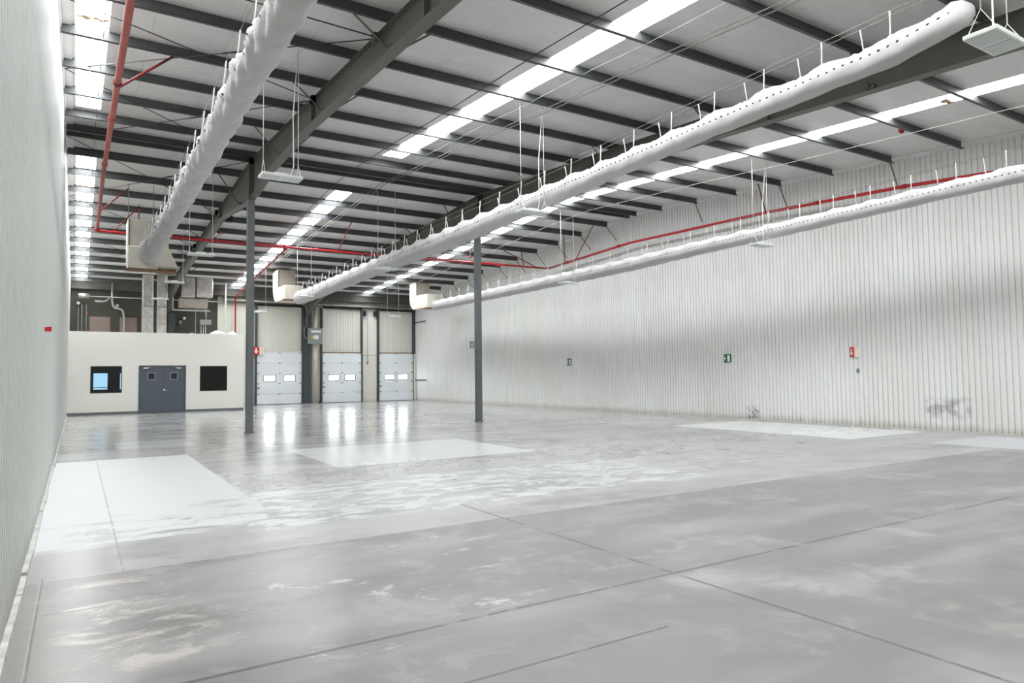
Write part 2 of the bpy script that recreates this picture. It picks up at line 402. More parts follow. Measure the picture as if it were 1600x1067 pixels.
M['torn'] = simple('torn brown insulation edge', rgb(150, 128, 96), .9, var=.35, scale=20)
def torn(x0, x1, y, wdt, lb):
    b = MB(); n = 14; r = random.Random(int(y * 10)); top = []; bot = []
    for i in range(n + 1):
        x = x0 + (x1 - x0) * i / n; top.append((x, y + .02 * math.sin(i * 1.3), rz(y) - .004)); bot.append((x, y + wdt * r.uniform(.3, 1.0) * math.sin(math.pi * (i + .5) / (n + 1)) ** .4, rz(y) - r.uniform(.012, .035)))
    b.ext(top + bot[::-1], (0, 0, -.004)); tag(b.out('torn_insulation', 'torn'), lb, 'insulation', 'torn insulation edges at the rooflights')
torn(-.10, .37, 13.35, .10, 'torn brown insulation edge across the left rooflight, nearest the camera')
torn(-.10, .37, 17.5, .09, 'ragged insulation scraps at the second gap of the left rooflight')
torn(-.10, .37, 25.9, .12, 'torn insulation edge across the left rooflight beyond the ridge')
torn(7.5, 7.8, 14.1, .08, 'small torn insulation edge in the middle rooflight')
torn(15.45, 15.80, 7.2, .22, 'brown torn insulation scrap in the right rooflight')

# ------------------------------------------------------------------ purlins
def purlin(y, face, label, brace_y=None):
    """Z-section purlin; face = +1 when its open side looks towards the camera"""
    z = pz(y); f = .065 * face; t = .006; x0, x1 = XL + .02, 19.0
    o = thing('purlin', (0, y, z), label, 'roof purlin', 'steel purlins under the roof')
    b = MB(); b.box(x0, x1, y - t / 2, y + t / 2, z, z + .2)
    a, c = sorted((y, y - f)); b.box(x0, x1, a, c, z, z + .006)
    a2, c2 = sorted((y - f, y - f + .006 * face)); b.box(x0, x1, a2, c2, z, z + .022)
    a, c = sorted((y, y + f)); b.box(x0, x1, a, c, z + .194, z + .2)
    b.out('section', 'purlin', o)
    if brace_y is not None:
        b = MB(); b.tube([(18.92, y, z + .02), (XR - .02, y + brace_y, z - .62)], .018, 6); b.out('brace', 'steel', o)
    return o
near = [YR - .2 - 1.42 - 1.775 * i for i in range(0, 12)]; near = [y for y in near if y > YF + .1]
far = [YR + .2 + 1.42 + 1.765 * i for i in range(0, 12)]; far = [y for y in far if y < YB - .4]
nth = ['first', 'second', 'third', 'fourth', 'fifth', 'sixth', 'seventh', 'eighth', 'ninth', 'tenth', 'eleventh', 'twelfth', 'thirteenth']
purlin(YR - .2, 1, 'dark purlin of the close ridge pair, the one nearer the camera')
purlin(YR + .2, -1, 'dark purlin of the close ridge pair, the one farther away')
for i, y in enumerate(near): purlin(y, 1, 'dark steel purlin, %s from the ridge on the camera side' % nth[i], .0 if i % 2 else None)
for i, y in enumerate(far): purlin(y, -1, 'dark steel purlin, %s beyond the ridge towards the loading doors' % nth[i], -.3)
for i, x in enumerate((0.30,)):
    b = MB()
    for y0, y1 in ((YF, YR), (YR, YB)): b.tube([(x, y0, pz(y0) + .09), (x, y1, pz(y1) + .09)], .006, 5)
    tag(b.out('sag_rod', 'dkcable'), 'thin sag rod linking the purlins beside the left wall', 'rod')

# ------------------------------------------------------------------ rafters
def beam(x, botpts, label, braces):
    o = thing('roof_beam', (x, YR, pz(YR)), label, 'roof beam', 'big tapered roof beams')
    top = [(YF, pz(YF)), (YR, pz(YR)), (YB - .02, pz(YB))]
    web = MB(); web.ext([(x - .006, y, z) for y, z in top] + [(x - .006, y, z) for y, z in botpts[::-1]], (.012, 0, 0)); web.out('web', 'steel', o)
    fl = MB()
    for (y0, z0), (y1, z1) in zip(botpts, botpts[1:]): fl.ext([(x - .11, y0, z0), (x - .11, y1, z1), (x - .11, y1, z1 - .014), (x - .11, y0, z0 - .014)], (.22, 0, 0))
    fl.out('lower_flange', 'steel', o)
    fl = MB()
    for (y0, z0), (y1, z1) in zip(top, top[1:]): fl.ext([(x - .10, y0, z0), (x - .10, y1, z1), (x - .10, y1, z1 - .014), (x - .10, y0, z0 - .014)], (.20, 0, 0))
    fl.out('upper_flange', 'steel', o)
    def bz(y):
        for (y0, z0), (y1, z1) in zip(botpts, botpts[1:]):
            if y0 <= y <= y1: return z0 + (z1 - z0) * (y - y0) / (y1 - y0)
    for y in (8.9, 14.6, YR - .1, YR + .12, 25.9, 33):
        MB().box(x - .10, x + .10, y, y + .012, bz(y), pz(y)).out('stiffener', 'steel', o)
    for y in braces:
        for s in (-1, 1):
            b = MB(); b.tube([(x + s * .72, y, pz(y) + .05), (x + s * .10, y, bz(y) + .05)], .017, 6); b.box(x + s * .06 - .03, x + s * .06 + .05, y - .06, y + .06, bz(y) + .0, bz(y) + .09)
            b.out('fly_brace', 'steel', o)
    return o, bz
bpts = [(YF, 6.12), (5, 6.55), (10, 6.86), (15.5, 7.12), (18.8, 7.08), (20.4, 6.88), (21.7, 6.88), (23.2, 7.03), (25.9, 7.24), (33, 6.86), (38, 6.48), (41.0, 6.0), (YB - .02, 5.2)]
brl = [near[1], near[3], near[5], near[7], near[9], far[0], far[2], far[4], far[6], far[8]]
beam(4.27, bpts, 'tapered steel roof beam over the left column, running over the office', brl)
beam(11.94, [(y, z - .06) for y, z in bpts], 'tapered steel roof beam over the right column, beside the middle fabric duct', brl)

# ------------------------------------------------------------------ columns
def column(x, y, label, band=False):
    o = thing('steel_column', (x, y, 0), label, 'column', 'slim grey columns under the ridge')
    b = MB(); h = 6.86 if x < 8 else 6.80; a = .095
    b.box(x - a, x + a, y - a, y - a + .012, .02, h); b.box(x - a, x + a, y + a - .012, y + a, .02, h); b.box(x - a, x - a + .012, y - a + .012, y + a - .012, .02, h); b.box(x + a - .012, x + a, y - a + .012, y + a - .012, .02, h)
    b.out('shaft', 'column', o)
    MB().box(x - .13, x + .13, y - .13, y + .13, 0, .02).out('base_plate', 'steel', o)
    MB().box(x - .11, x + .11, y - .15, y + .15, h, h + .012).out('cap_plate', 'steel', o)
    if band: MB().box(x - a - .003, x + a + .003, y - a - .003, y - a + .0, .75, 1.15).out('paint_band', 'greenpaint', o)
column(4.27, YR + .35, 'slim grey square column standing left, in front of the office corner')
column(11.94, YR + .35, 'slim grey square column standing right, mid floor before the right wall')

# end wall posts under the beams
tag(MB().box(4.27, 4.60, YB - .35, YB - .02, 3.7, 5.3).out('wall_post', 'dcol'), 'blue grey post on the end wall beside the silver ducts', 'post')
o = thing('wall_post', (12.1, YB, 0), 'wide dark grey steel post between the first and second loading doors', 'post')
MB().box(11.80, 12.18, YB - .25, YB, 0, 6.0).out('web', 'dcol', o)
MB().box(12.18, 12.32, YB - .16, YB, 0, 6.0).out('side_channel', 'column', o)

# ------------------------------------------------------------------ office
YO, HO = 36.72, 3.8
def front(b, x0, x1, z0, z1): b.box(x0, x1, YO, YO + .14, z0, z1)
b = MB(); zt = .12
front(b, XL, .53, 0, HO); front(b, .53, 1.78, 0, .99); front(b, .53, 1.78, 2.22, HO); front(b, 1.78, 2.46, 0, HO); front(b, 2.46, 4.48, 2.25, HO)
front(b, 4.48, 5.10, 0, HO); front(b, 5.10, 6.35, 0, .99); front(b, 5.10, 6.35, 2.22, HO); front(b, 6.35, 7.14, 0, HO)
b.box(7.02, 7.14, YO + .14, YB - .01, 0, HO - .06); b.box(XL, 7.02, YO + .14, YB - .01, HO - .16, HO - .06)
tag(b.out('wall_office', 'wall_office'), 'cream flat-roofed office partition box in the far left corner', kind='structure')
tag(MB().box(XL, 2.46, YO - .015, YO, 0, .12).box(4.48, 7.14, YO - .015, YO, 0, .12).out('baseboard_office', 'column'), 'grey skirting along the office front', kind='structure')
tag(MB().box(XL + .01, 7.0, YO + 3.0, YO + 3.1, 0, HO - .17).out('wall_office_inner', 'officeroom'), 'dim wall inside the office', kind='structure')
def win(n, x0, x1, label):
    o = bpy.data.objects.new('window_%d' % n, None); COL.objects.link(o); o.location = ((x0 + x1) / 2, YO, .99); tag(o, label, kind='structure')
    b = MB(); f = .035
    b.box(x0, x1, YO - .01, YO + .05, .99, .99 + f).box(x0, x1, YO - .01, YO + .05, 2.22 - f, 2.22).box(x0, x0 + f, YO - .01, YO + .05, .99 + f, 2.22 - f).box(x1 - f, x1, YO - .01, YO + .05, .99 + f, 2.22 - f)
    b.out('window_frame', 'dframe', o)
    MB().box(x0 + f, x1 - f, YO + .02, YO + .026, .99 + f, 2.22 - f).out('pane', 'glass', o)
win(1, .53, 1.78, 'square dark window left of the office door with a bright window showing inside')
win(2, 5.10, 6.35, 'square dark window right of the office door')
o = thing('office_window', (1.1, YO + 2.98, 1.1), 'bright blue white daylit window seen through the left office window', 'window')
MB().box(.70, 1.30, YO + 2.93, YO + 2.99, 1.12, 1.92).out('pane', 'inner', o); MB().box(.66, 1.34, YO + 2.97, YO + 3.0, 1.06, 1.97).box(.70, 1.30, YO + 2.91, YO + 2.93, 1.20, 1.225).out('window_frame', 'dframe', o)
o = thing('office_window', (1.9, YO + 2.98, 1.1), 'thin bright slit of a second window inside the office', 'window')
MB().box(1.84, 1.95, YO + 2.93, YO + 2.99, 1.12, 1.92).out('pane', 'inner', o); MB().box(1.82, 1.97, YO + 2.97, YO + 3.0, 1.08, 1.96).out('window_frame', 'dframe', o)
d = bpy.data.objects.new('door_1', None); COL.objects.link(d); d.location = (3.47, YO, 0); tag(d, 'blue grey double door in the office front', kind='structure')
b = MB(); b.box(2.46, 2.51, YO - .02, YO + .14, 0, 2.25).box(4.43, 4.48, YO - .02, YO + .14, 0, 2.25).box(2.51, 4.43, YO - .02, YO + .14, 2.20, 2.25); b.out('door_frame', 'door', d)
for x0, x1, wx in ((2.51, 3.465, 3.00), (3.475, 4.43, 3.96)):
    b = MB(); hx0, hx1 = wx - .13, wx + .13
    b.box(x0, hx0, YO + .02, YO + .065, .01, 2.195).box(hx1, x1, YO + .02, YO + .065, .01, 2.195).box(hx0, hx1, YO + .02, YO + .065, .01, 1.60).box(hx0, hx1, YO + .02, YO + .065, 1.88, 2.195)
    lf = b.out('door_leaf', 'door', d)
    b = MB(); q = .035; b.box(hx0 - q, hx1 + q, YO + .005, YO + .02, 1.60 - q, 1.60).box(hx0 - q, hx1 + q, YO + .005, YO + .02, 1.88, 1.88 + q).box(hx0 - q, hx0, YO + .005, YO + .02, 1.60, 1.88).box(hx1, hx1 + q, YO + .005, YO + .02, 1.60, 1.88)
    b.out('window_frame', 'grey', lf); MB().box(hx0, hx1, YO + .035, YO + .05, 1.60, 1.88).out('pane', 'black', lf)
    cx = 2.76 if x0 < 3 else 4.17
    b = MB(); b.box(cx - .13, cx + .13, YO - .03, YO + .02, 2.09, 2.15); b.tube([(cx, YO - .02, 2.16), (cx + (.2 if x0 < 3 else -.2), YO - .05, 2.18)], .01, 6); b.out('door_closer', 'chrome', lf)
b = MB(); b.box(3.50, 3.56, YO - .005, YO + .02, 1.02, 1.14); b.tube([(3.53, YO - .03, 1.07), (3.70, YO - .05, 1.07)], .012, 8); b.tube([(3.53, YO + .01, 1.07), (3.53, YO - .05, 1.07)], .014, 8); b.out('door_handle', 'chrome', d)
# plastic heap on the office roof
def heap(x0, x1, y, z, h, label):
    b = MB(); n = 12; rings = []; wdt = .45
    for i in range(n + 1):
        t = i / n; x = x0 + (x1 - x0) * t; hh = h * (math.sin(math.pi * t) ** .5 if 0 < t < 1 else .05) * random.uniform(.75, 1.05)
        rings.append([b.b.verts.new((x, y + wdt * math.cos(a) * random.uniform(.8, 1.1), z + max(0, hh * math.sin(a) * random.uniform(.8, 1.1)))) for a in [math.pi * k / 8 for k in range(9)]])
    for a, c in zip(rings, rings[1:]):
        for k in range(8): b.b.faces.new((a[k], a[k + 1], c[k + 1], c[k]))
        b.b.faces.new((a[8], a[0], c[0], c[8]))
    b.b.faces.new(rings[0]); b.b.faces.new(rings[-1][::-1]); b.smooth = True
    o = b.out('plastic_bundle', 'bag'); o.modifiers.new('s', 'SUBSURF').levels = 1; o.modifiers['s'].render_levels = 1
    return tag(o, label, 'bundle', 'white bundles on the office roof')
heap(5.55, 6.45, YO + .7, HO - .06, .34, 'long crumpled white plastic bundle lying on the office roof')
heap(6.40, 6.95, YO + .7, HO - .06, .30, 'small round white plastic bundle at the right end of the office roof')
heap(4.55, 5.05, YO + .7, HO - .06, .14, 'low flat pale bundle on the office roof, left of the long one')

# ------------------------------------------------------------------ loading doors
def dock(n, x0, x1, label, rc):
    d = bpy.data.objects.new('door_%d' % n, None); COL.objects.link(d); d.location = ((x0 + x1) / 2, YB, 0); tag(d, label, kind='structure')
    y = YB - .14; nsec = 5; H = 3.12; wz0, wz1 = 1.42, 1.72; wx = [(x0 + .42, x0 + 1.04), (x1 - 1.04, x1 - .42)]
    for i in range(nsec):
        z0 = .03 + i * (H - .03) / nsec; z1 = .03 + (i + 1) * (H - .03) / nsec - .012
        b = MB()
        if z0 < wz0 and wz1 < z1:
            b.box(x0, x1, y, y + .04, z0, wz0).box(x0, x1, y, y + .04, wz1, z1)
            b.box(x0, wx[0][0], y, y + .04, wz0, wz1).box(wx[0][1], wx[1][0], y, y + .04, wz0, wz1).box(wx[1][1], x1, y, y + .04, wz0, wz1)
        else: b.box(x0, x1, y, y + .04, z0, z1)
        o = b.out('door_section', 'dockp', d)
        xm = (x0 + x1) / 2
        MB().box(xm - .05, xm + .05, y - .02, y, z1 - .04, z1 + .03).out('hinge', 'grey', o)
        for xs in (x0 + .05, x1 - .12): MB().box(xs, xs + .07, y - .03, y, z1 - .05, z1 + .04).out('roller_bracket', 'grey', o)
        if z0 < wz0 and wz1 < z1:
            for a, c in wx:
                f = MB(); q = .045; f.box(a - q, c + q, y - .012, y + .0, wz0 - q, wz0).box(a - q, c + q, y - .012, y, wz1, wz1 + q).box(a - q, a, y - .012, y, wz0, wz1).box(c, c + q, y - .012, y, wz0, wz1)
                f.out('window_frame', 'dframe', o); MB().box(a, c, y + .01, y + .03, wz0, wz1).out('pane', 'pane', o)
    MB().box(x0, x1, y, y + .04, 0, .03).out('bottom_seal', 'black', d)
    for xs, w2 in ((x0 - .10, .10), (x1, .10)):
        MB().box(xs, xs + w2, y - .06, YB, 0, 6.02).out('track', 'dcol', d)
    MB().box(x0 - .1, x1 + .1, y - .02, y + .05, 5.92, 6.02).out('head_bar', 'black', d)
    MB().box(x0 + .02, x0 + .16, y - .05, y - .0, .95, 1.05).out('lock', 'grey', d)
    MB().box(x0 + .0, x1 - .0, y + .02, y + .08, H, H + (.09 if n == 2 else .06)).out('top_seal', 'wht' if n == 2 else 'rust', d)
dock(2, 9.06, 11.70, 'pale sectional loading door nearest the office, with two glowing panes', 1)
dock(3, 12.98, 15.50, 'middle pale sectional loading door with two glowing panes', 1)
dock(4, 16.72, 19.12, 'pale sectional loading door nearest the right wall, with two glowing panes', 1)
tag(MB().box(15.62, 16.58, YB - .03, YB + .02, 0, 6.0).box(8.5, 8.9, YB - .03, YB + .02, 0, 6.0).out('trim_5', 'strip'), 'smooth cream wall lining beside the loading doors', kind='structure')
tag(MB().box(15.62, 16.58, YB - .034, YB - .03, 2.98, 3.0).out('trim_6', 'rust'), 'thin joint across the lining between the doors', kind='structure')
# chain hoists of the doors
for x, lb in ((15.72, 'black chain hoist at the top right of the middle loading door'), (16.45, 'black chain hoist at the top left of the loading door nearest the right wall')):
    o = thing('chain_hoist', (x, YB - .2, 5.8), lb, 'hoist', 'door chain hoists')
    MB().box(x - .09, x + .09, YB - .30, YB - .03, 5.55, 5.85).out('gearbox', 'black', o)
    b = MB(); b.tube([(x, YB - .2, 5.85), (x, YB - .2, 5.98)], .03, 8); b.out('shaft', 'steel', o)
tag(MB().tube([(15.95, YB - .1, 5.9), (15.95, YB - .1, 2.55)], .012, 6).box(15.90, 16.0, YB - .12, YB - .04, 2.45, 2.6).out('hoist_chain', 'grey'), 'long hanging chain on the cream strip between the doors', 'chain')
# white lining near the corner and pipe stubs
tag(MB().box(XR - .14, XR - .02, YB - .30, YB - .18, 0, 3.1).out('corner_guard', 'strip'), 'cream corner guard beside the last loading door', 'corner guard')
for z, lb in ((5.2, 'upper dark bracket arm sticking out at the far right corner'), (1.35, 'lower dark bracket arm sticking out at the far right corner')):
    tag(MB().tube([(19.24, YB - 1.9, z), (19.24, YB - .15, z)], .03, 8).out('bracket_arm', 'dcol'), lb, 'bracket')
# downpipe, electric cabinet and conduits between first two doors
tag(MB().tube([(12.48, YB - .35, .02), (12.48, YB - .35, 6.0)], .11, 16).out('downpipe', 'pvc'), 'fat off white downpipe between the first two loading doors', 'pipe')
o = thing('electrical_cabinet', (12.35, YB - .6, 3.7), 'grey wall cabinet with a yellow sticker between the loading doors', 'cabinet')
b = MB(); b.box(11.95, 12.82, YB - .75, YB - .47, 3.65, 4.62); b.out('cabinet_body', 'grey', o, .01)
cd = MB().box(12.0, 12.77, YB - .765, YB - .75, 3.75, 4.55).out('cabinet_door', 'grey', o)
MB().box(12.28, 12.55, YB - .77, YB - .765, 3.95, 4.18).out('sticker', 'signwhite', cd); MB().box(12.12, 12.28, YB - .77, YB - .765, 3.98, 4.15).out('warning_sticker', 'yellow', cd)
MB().box(12.1, 12.7, YB - .77, YB - .765, 4.35, 4.48).out('name_strip', 'signwhite', cd)
MB().tube(bend([(11.92, YB - .6, 3.9), (11.72, YB - .6, 4.1), (11.72, YB - .6, 4.7)], .15), .03, 8).out('conduit', 'grey', o)
for x, lb in ((11.95, 'bent conduit rising left of the grey cabinet'), (12.95, 'bent conduit rising right of the grey cabinet')):
    tag(MB().tube(bend([(x, YB - .3, 4.7), (x, YB - .3, 5.95), (x - .35, YB - .3, 6.12)], .25), .035, 8).out('conduit', 'cond'), lb, 'conduit')
tag(MB().tube([(7.0, YB - .38, 6.16), (XR - .3, YB - .38, 6.10)], .045, 8).out('long_conduit', 'cond'), 'long horizontal galvanised pipe above the loading doors', 'pipe')

# ------------------------------------------------------------------ things above the office
for a, c, lb in ((.53, 1.48, 'left brown pink board on the dark end wall'), (1.93, 2.75, 'right brown pink board on the dark end wall')):
    tag(MB().box(a, c, YB - .03, YB - .001, 3.72, 4.97).out('wall_board', 'pink'), lb, 'board', 'brown pink boards above the office')
def vduct(x0, x1, y0, y1, z0, z1, name, lb, mat='foil'):
    o = thing(name, ((x0 + x1) / 2, y1, z0), lb, 'duct')
    n = max(2, int((z1 - z0) / 1.1))
    for i in range(n):
        a = z0 + (z1 - z0) * i / n; c = z0 + (z1 - z0) * (i + 1) / n
        ob = MB().box(x0, x1, y0, y1, a + .01, c - .01).out('duct_section', mat, o, .03)
    for i in range(1, n):
        a = z0 + (z1 - z0) * i / n; MB().box(x0 - .015, x1 + .015, y0 - .015, y1 + .015, a - .012, a + .012).out('band', 'grey', o)
    return o
vduct(2.80, 3.32, 40.0, 40.5, HO - .06, 7.0, 'air_duct', 'left of the two upright silver ducts rising from the office roof')
vduct(3.47, 3.93, 40.0, 40.5, HO - .06, 7.0, 'air_duct', 'right of the two upright silver ducts rising from the office roof')
o = thing('air_duct', (5.3, 40, 5.9), 'big horizontal crinkled silver duct above the office', 'duct')
MB().box(4.60, 5.30, 40, 40.9, 5.92, 7.0).out('duct_section', 'foil', o, .06); MB().box(5.34, 6.18, 40, 40.9, 5.96, 7.04).out('duct_section', 'foil', o, .06); MB().box(5.30, 5.34, 39.98, 40.92, 5.94, 7.04).out('band', 'steel', o)
o = thing('air_duct', (5.2, 40.2, 5.4), 'smaller brown silver duct hanging below the big horizontal one', 'duct')
MB().box(4.55, 5.95, 40.25, 40.8, 5.40, 5.90).out('duct_section', 'grey_duct', o, .03); MB().box(4.2, 6.05, 40.1, 40.2, 5.20, 5.28).box(4.2, 4.26, 40.1, 40.2, 5.28, 5.9).out('hanger_frame', 'cond', o)
# pipes on the dark wall
o = thing('vent_pipe', (1.6, YB - .4, 4), 'pale pipe with a double bend on the dark end wall', 'pipe')
MB().tube(bend([(1.55, YB - .4, 6.9), (1.55, YB - .4, 5.75), (1.62, YB - .4, 5.45), (2.05, YB - .4, 5.38), (2.12, YB - .4, 5.0), (2.12, YB - .4, 3.74)], .25), .06, 10).out('pipe_run', 'cond', o)
MB().tube(bend([(1.50, YB - .4, 6.05), (1.25, YB - .4, 5.76), (.75, YB - .4, 5.76)], .2), .05, 10).out('branch', 'cond', o)
tag(MB().tube([(.45, YB - .5, 6.0), (7.1, YB - .5, 6.0)], .03, 8).box(.0, .5, YB - .58, YB - .42, 5.9, 6.12).out('conduit_run', 'cond'), 'horizontal conduit with a grey box across the dark end wall', 'conduit')
for x, lb in ((.02, 'thin upright conduit nearest the left wall above the office'), (.18, 'pale upright conduit beside the one nearest the left wall'), (.38, 'third upright conduit above the office, left of the brown pink board')):
    tag(MB().tube([(x, YB - .05, 3.74), (x, YB - .05, 5.6)], .02, 6).out('conduit', 'cond'), lb, 'conduit')
tag(MB().box(.40, .46, YB - .05, YB, 5.1, 5.2).out('alarm_button', 'signred'), 'tiny red call point on the dark end wall', 'alarm')
for x, z, lb in ((.02, 5.65, 'round lamp on the dark end wall near the left wall'), (1.80, 5.60, 'round lamp beside the double-bend pipe'), (5.1, 5.02, 'round lamp on the dark wall under the silver ducts')):
    o = bpy.data.objects.new('wall_lamp', None); COL.objects.link(o); o.location = (x, YB - .06, z); tag(o, lb, 'lamp')
    me = bpy.data.meshes.new('globe'); bb = bmesh.new(); bmesh.ops.create_uvsphere(bb, u_segments=14, v_segments=8, radius=.085); bb.to_mesh(me); bb.free(); me.materials.append(M['wht']); g = bpy.data.objects.new('globe', me); COL.objects.link(g); g.parent = o; g.location = (0, -.05, 0)
    MB().box(x - .05, x + .05, YB - .04, YB, z - .05, z + .05).out('bracket', 'grey', o)
tag(MB().box(4.85, 4.98, YB - .06, YB, 4.72, 4.9).out('switch_box', 'cond'), 'small pale switch box under the round lamp', 'switch')
o = thing('junction_box', (6.15, YB - 1, 4.5), 'grey box on a stem hanging over the office roof', 'box')
MB().box(5.72, 6.28, 41.2, 41.5, 4.58, 4.85).out('box_body', 'grey', o); MB().tube([(6.02, 41.35, 4.85), (6.02, 41.35, 6.2)], .05, 8).out('stem', 'cond', o)
for k, x in enumerate((5.76, 5.88, 6.0)): MB().tube([(x, 41.35, 4.58), (x + .03, 41.3, 3.76)], .018, 6).out('cable', 'wht', o)
tag(MB().tube([(5.45, 41, 3.75), (5.45, 41, 6.0)], .018, 6).out('conduit', 'cond'), 'thin upright conduit left of the hanging grey box', 'conduit')
tag(MB().tube([(6.85, 40.3, 3.75), (6.85, 40.3, 6.95)], .035, 8).out('white_pipe', 'wht'), 'white upright pipe at the right end of the office roof', 'pipe')

# ------------------------------------------------------------------ duct drops (insulated elbows)
def drop(x0, x1, yf, yb, zb, ztop, runh, runl, lb, zt_front, panel='grey_duct'):
    """trunk coming down from the roof and turning towards the camera"""
    o = thing('duct_elbow', ((x0 + x1) / 2, yb, zb), lb, 'duct', 'insulated duct drops feeding the fabric ducts')
    # side profile in the y-z plane: rounded outer heel
    R = min(.75, ztop - zb - .1); pr = [(yb, ztop), (yb, zb + R)] + [(yb - R + R * math.cos(a), zb + R - R * math.sin(a)) for a in [math.pi / 2 * k / 8 for k in range(1, 9)]] + [(yf - runl, zb), (yf - runl, zb + runh), (yf, zb + runh + .02), (yf, ztop)]
    b = MB(); b.ext([(x0, y, z) for y, z in pr], (x1 - x0, 0, 0)); b.out('elbow', 'cream_duct', o, .03)
    MB().box(x0 + .06, x1 - .03, yf - .012, yf - .001, zb + runh + .05, ztop - .02).out('front_panel', panel, o)
    MB().box(x0 + .03, x0 + .06, yf - .03, yf - .001, zb + runh + .03, ztop).out('corner_strip', 'steel', o)
    for hx in (x0 + .05, x1 - .05): MB().tube([(hx, yb - .1, ztop - .02), (hx, yb - .1, rz(yb - .1))], .012, 6).out('hanger_rod', 'cable', o)
    MB().box(x0 - .06, x1 + .06, yf - runl - .02, yf - runl + .4, zb - .05, zb - .01).out('support_tray', 'rust', o)
    return o
drop(1.27, 2.08, 24.4, 25.2, 5.02, 6.62, .70, .35, 'cream box duct at the far end of the left fabric duct', 0, 'pale_duct')
drop(8.55, 9.45, 35.8, 36.8, 5.45, 7.1, .70, 1.5, 'cream duct elbow at the far end of the middle fabric duct', 0)
drop(16.55, 17.45, 36.6, 37.55, 5.45, 7.05, .78, 1.5, 'cream duct elbow at the far end of the fabric duct by the right wall', 0)
# second flared box beside the first drop
o = thing('flared_duct', (2.5, 26, 5.2), 'flared insulated duct box just right of the left duct drop', 'duct')
b = MB(); z0, z1 = 5.35, 6.6
lo = [(2.2, 25.6), (2.84, 25.6), (2.84, 26.4), (2.2, 26.4)]; hi = [(2.2, 25.7), (2.56, 25.7), (2.56, 26.3), (2.2, 26.3)]
va = [b.b.verts.new((x, y, z0)) for x, y in lo]; vm = [b.b.verts.new((x, y, 6.0)) for x, y in hi]; vt = [b.b.verts.new((x, y, z1)) for x, y in hi]
for A, B_ in ((va, vm), (vm, vt)):
    for k in range(4): b.b.faces.new((A[k], A[(k + 1) % 4], B_[(k + 1) % 4], B_[k]))
b.b.faces.new(va[::-1]); b.b.faces.new(vt); b.out('flared_box', 'cream_duct', o)
MB().tube([(2.4, 26, 6.58), (2.4, 26, rz(26))], .012, 6).out('hanger_rod', 'cable', o)
MB().box(2.17, 2.87, 25.57, 26.43, 5.29, 5.35).out('rim', 'cond', o); MB().box(2.24, 2.80, 25.65, 26.35, 5.20, 5.29).out('outlet', 'rust', o)

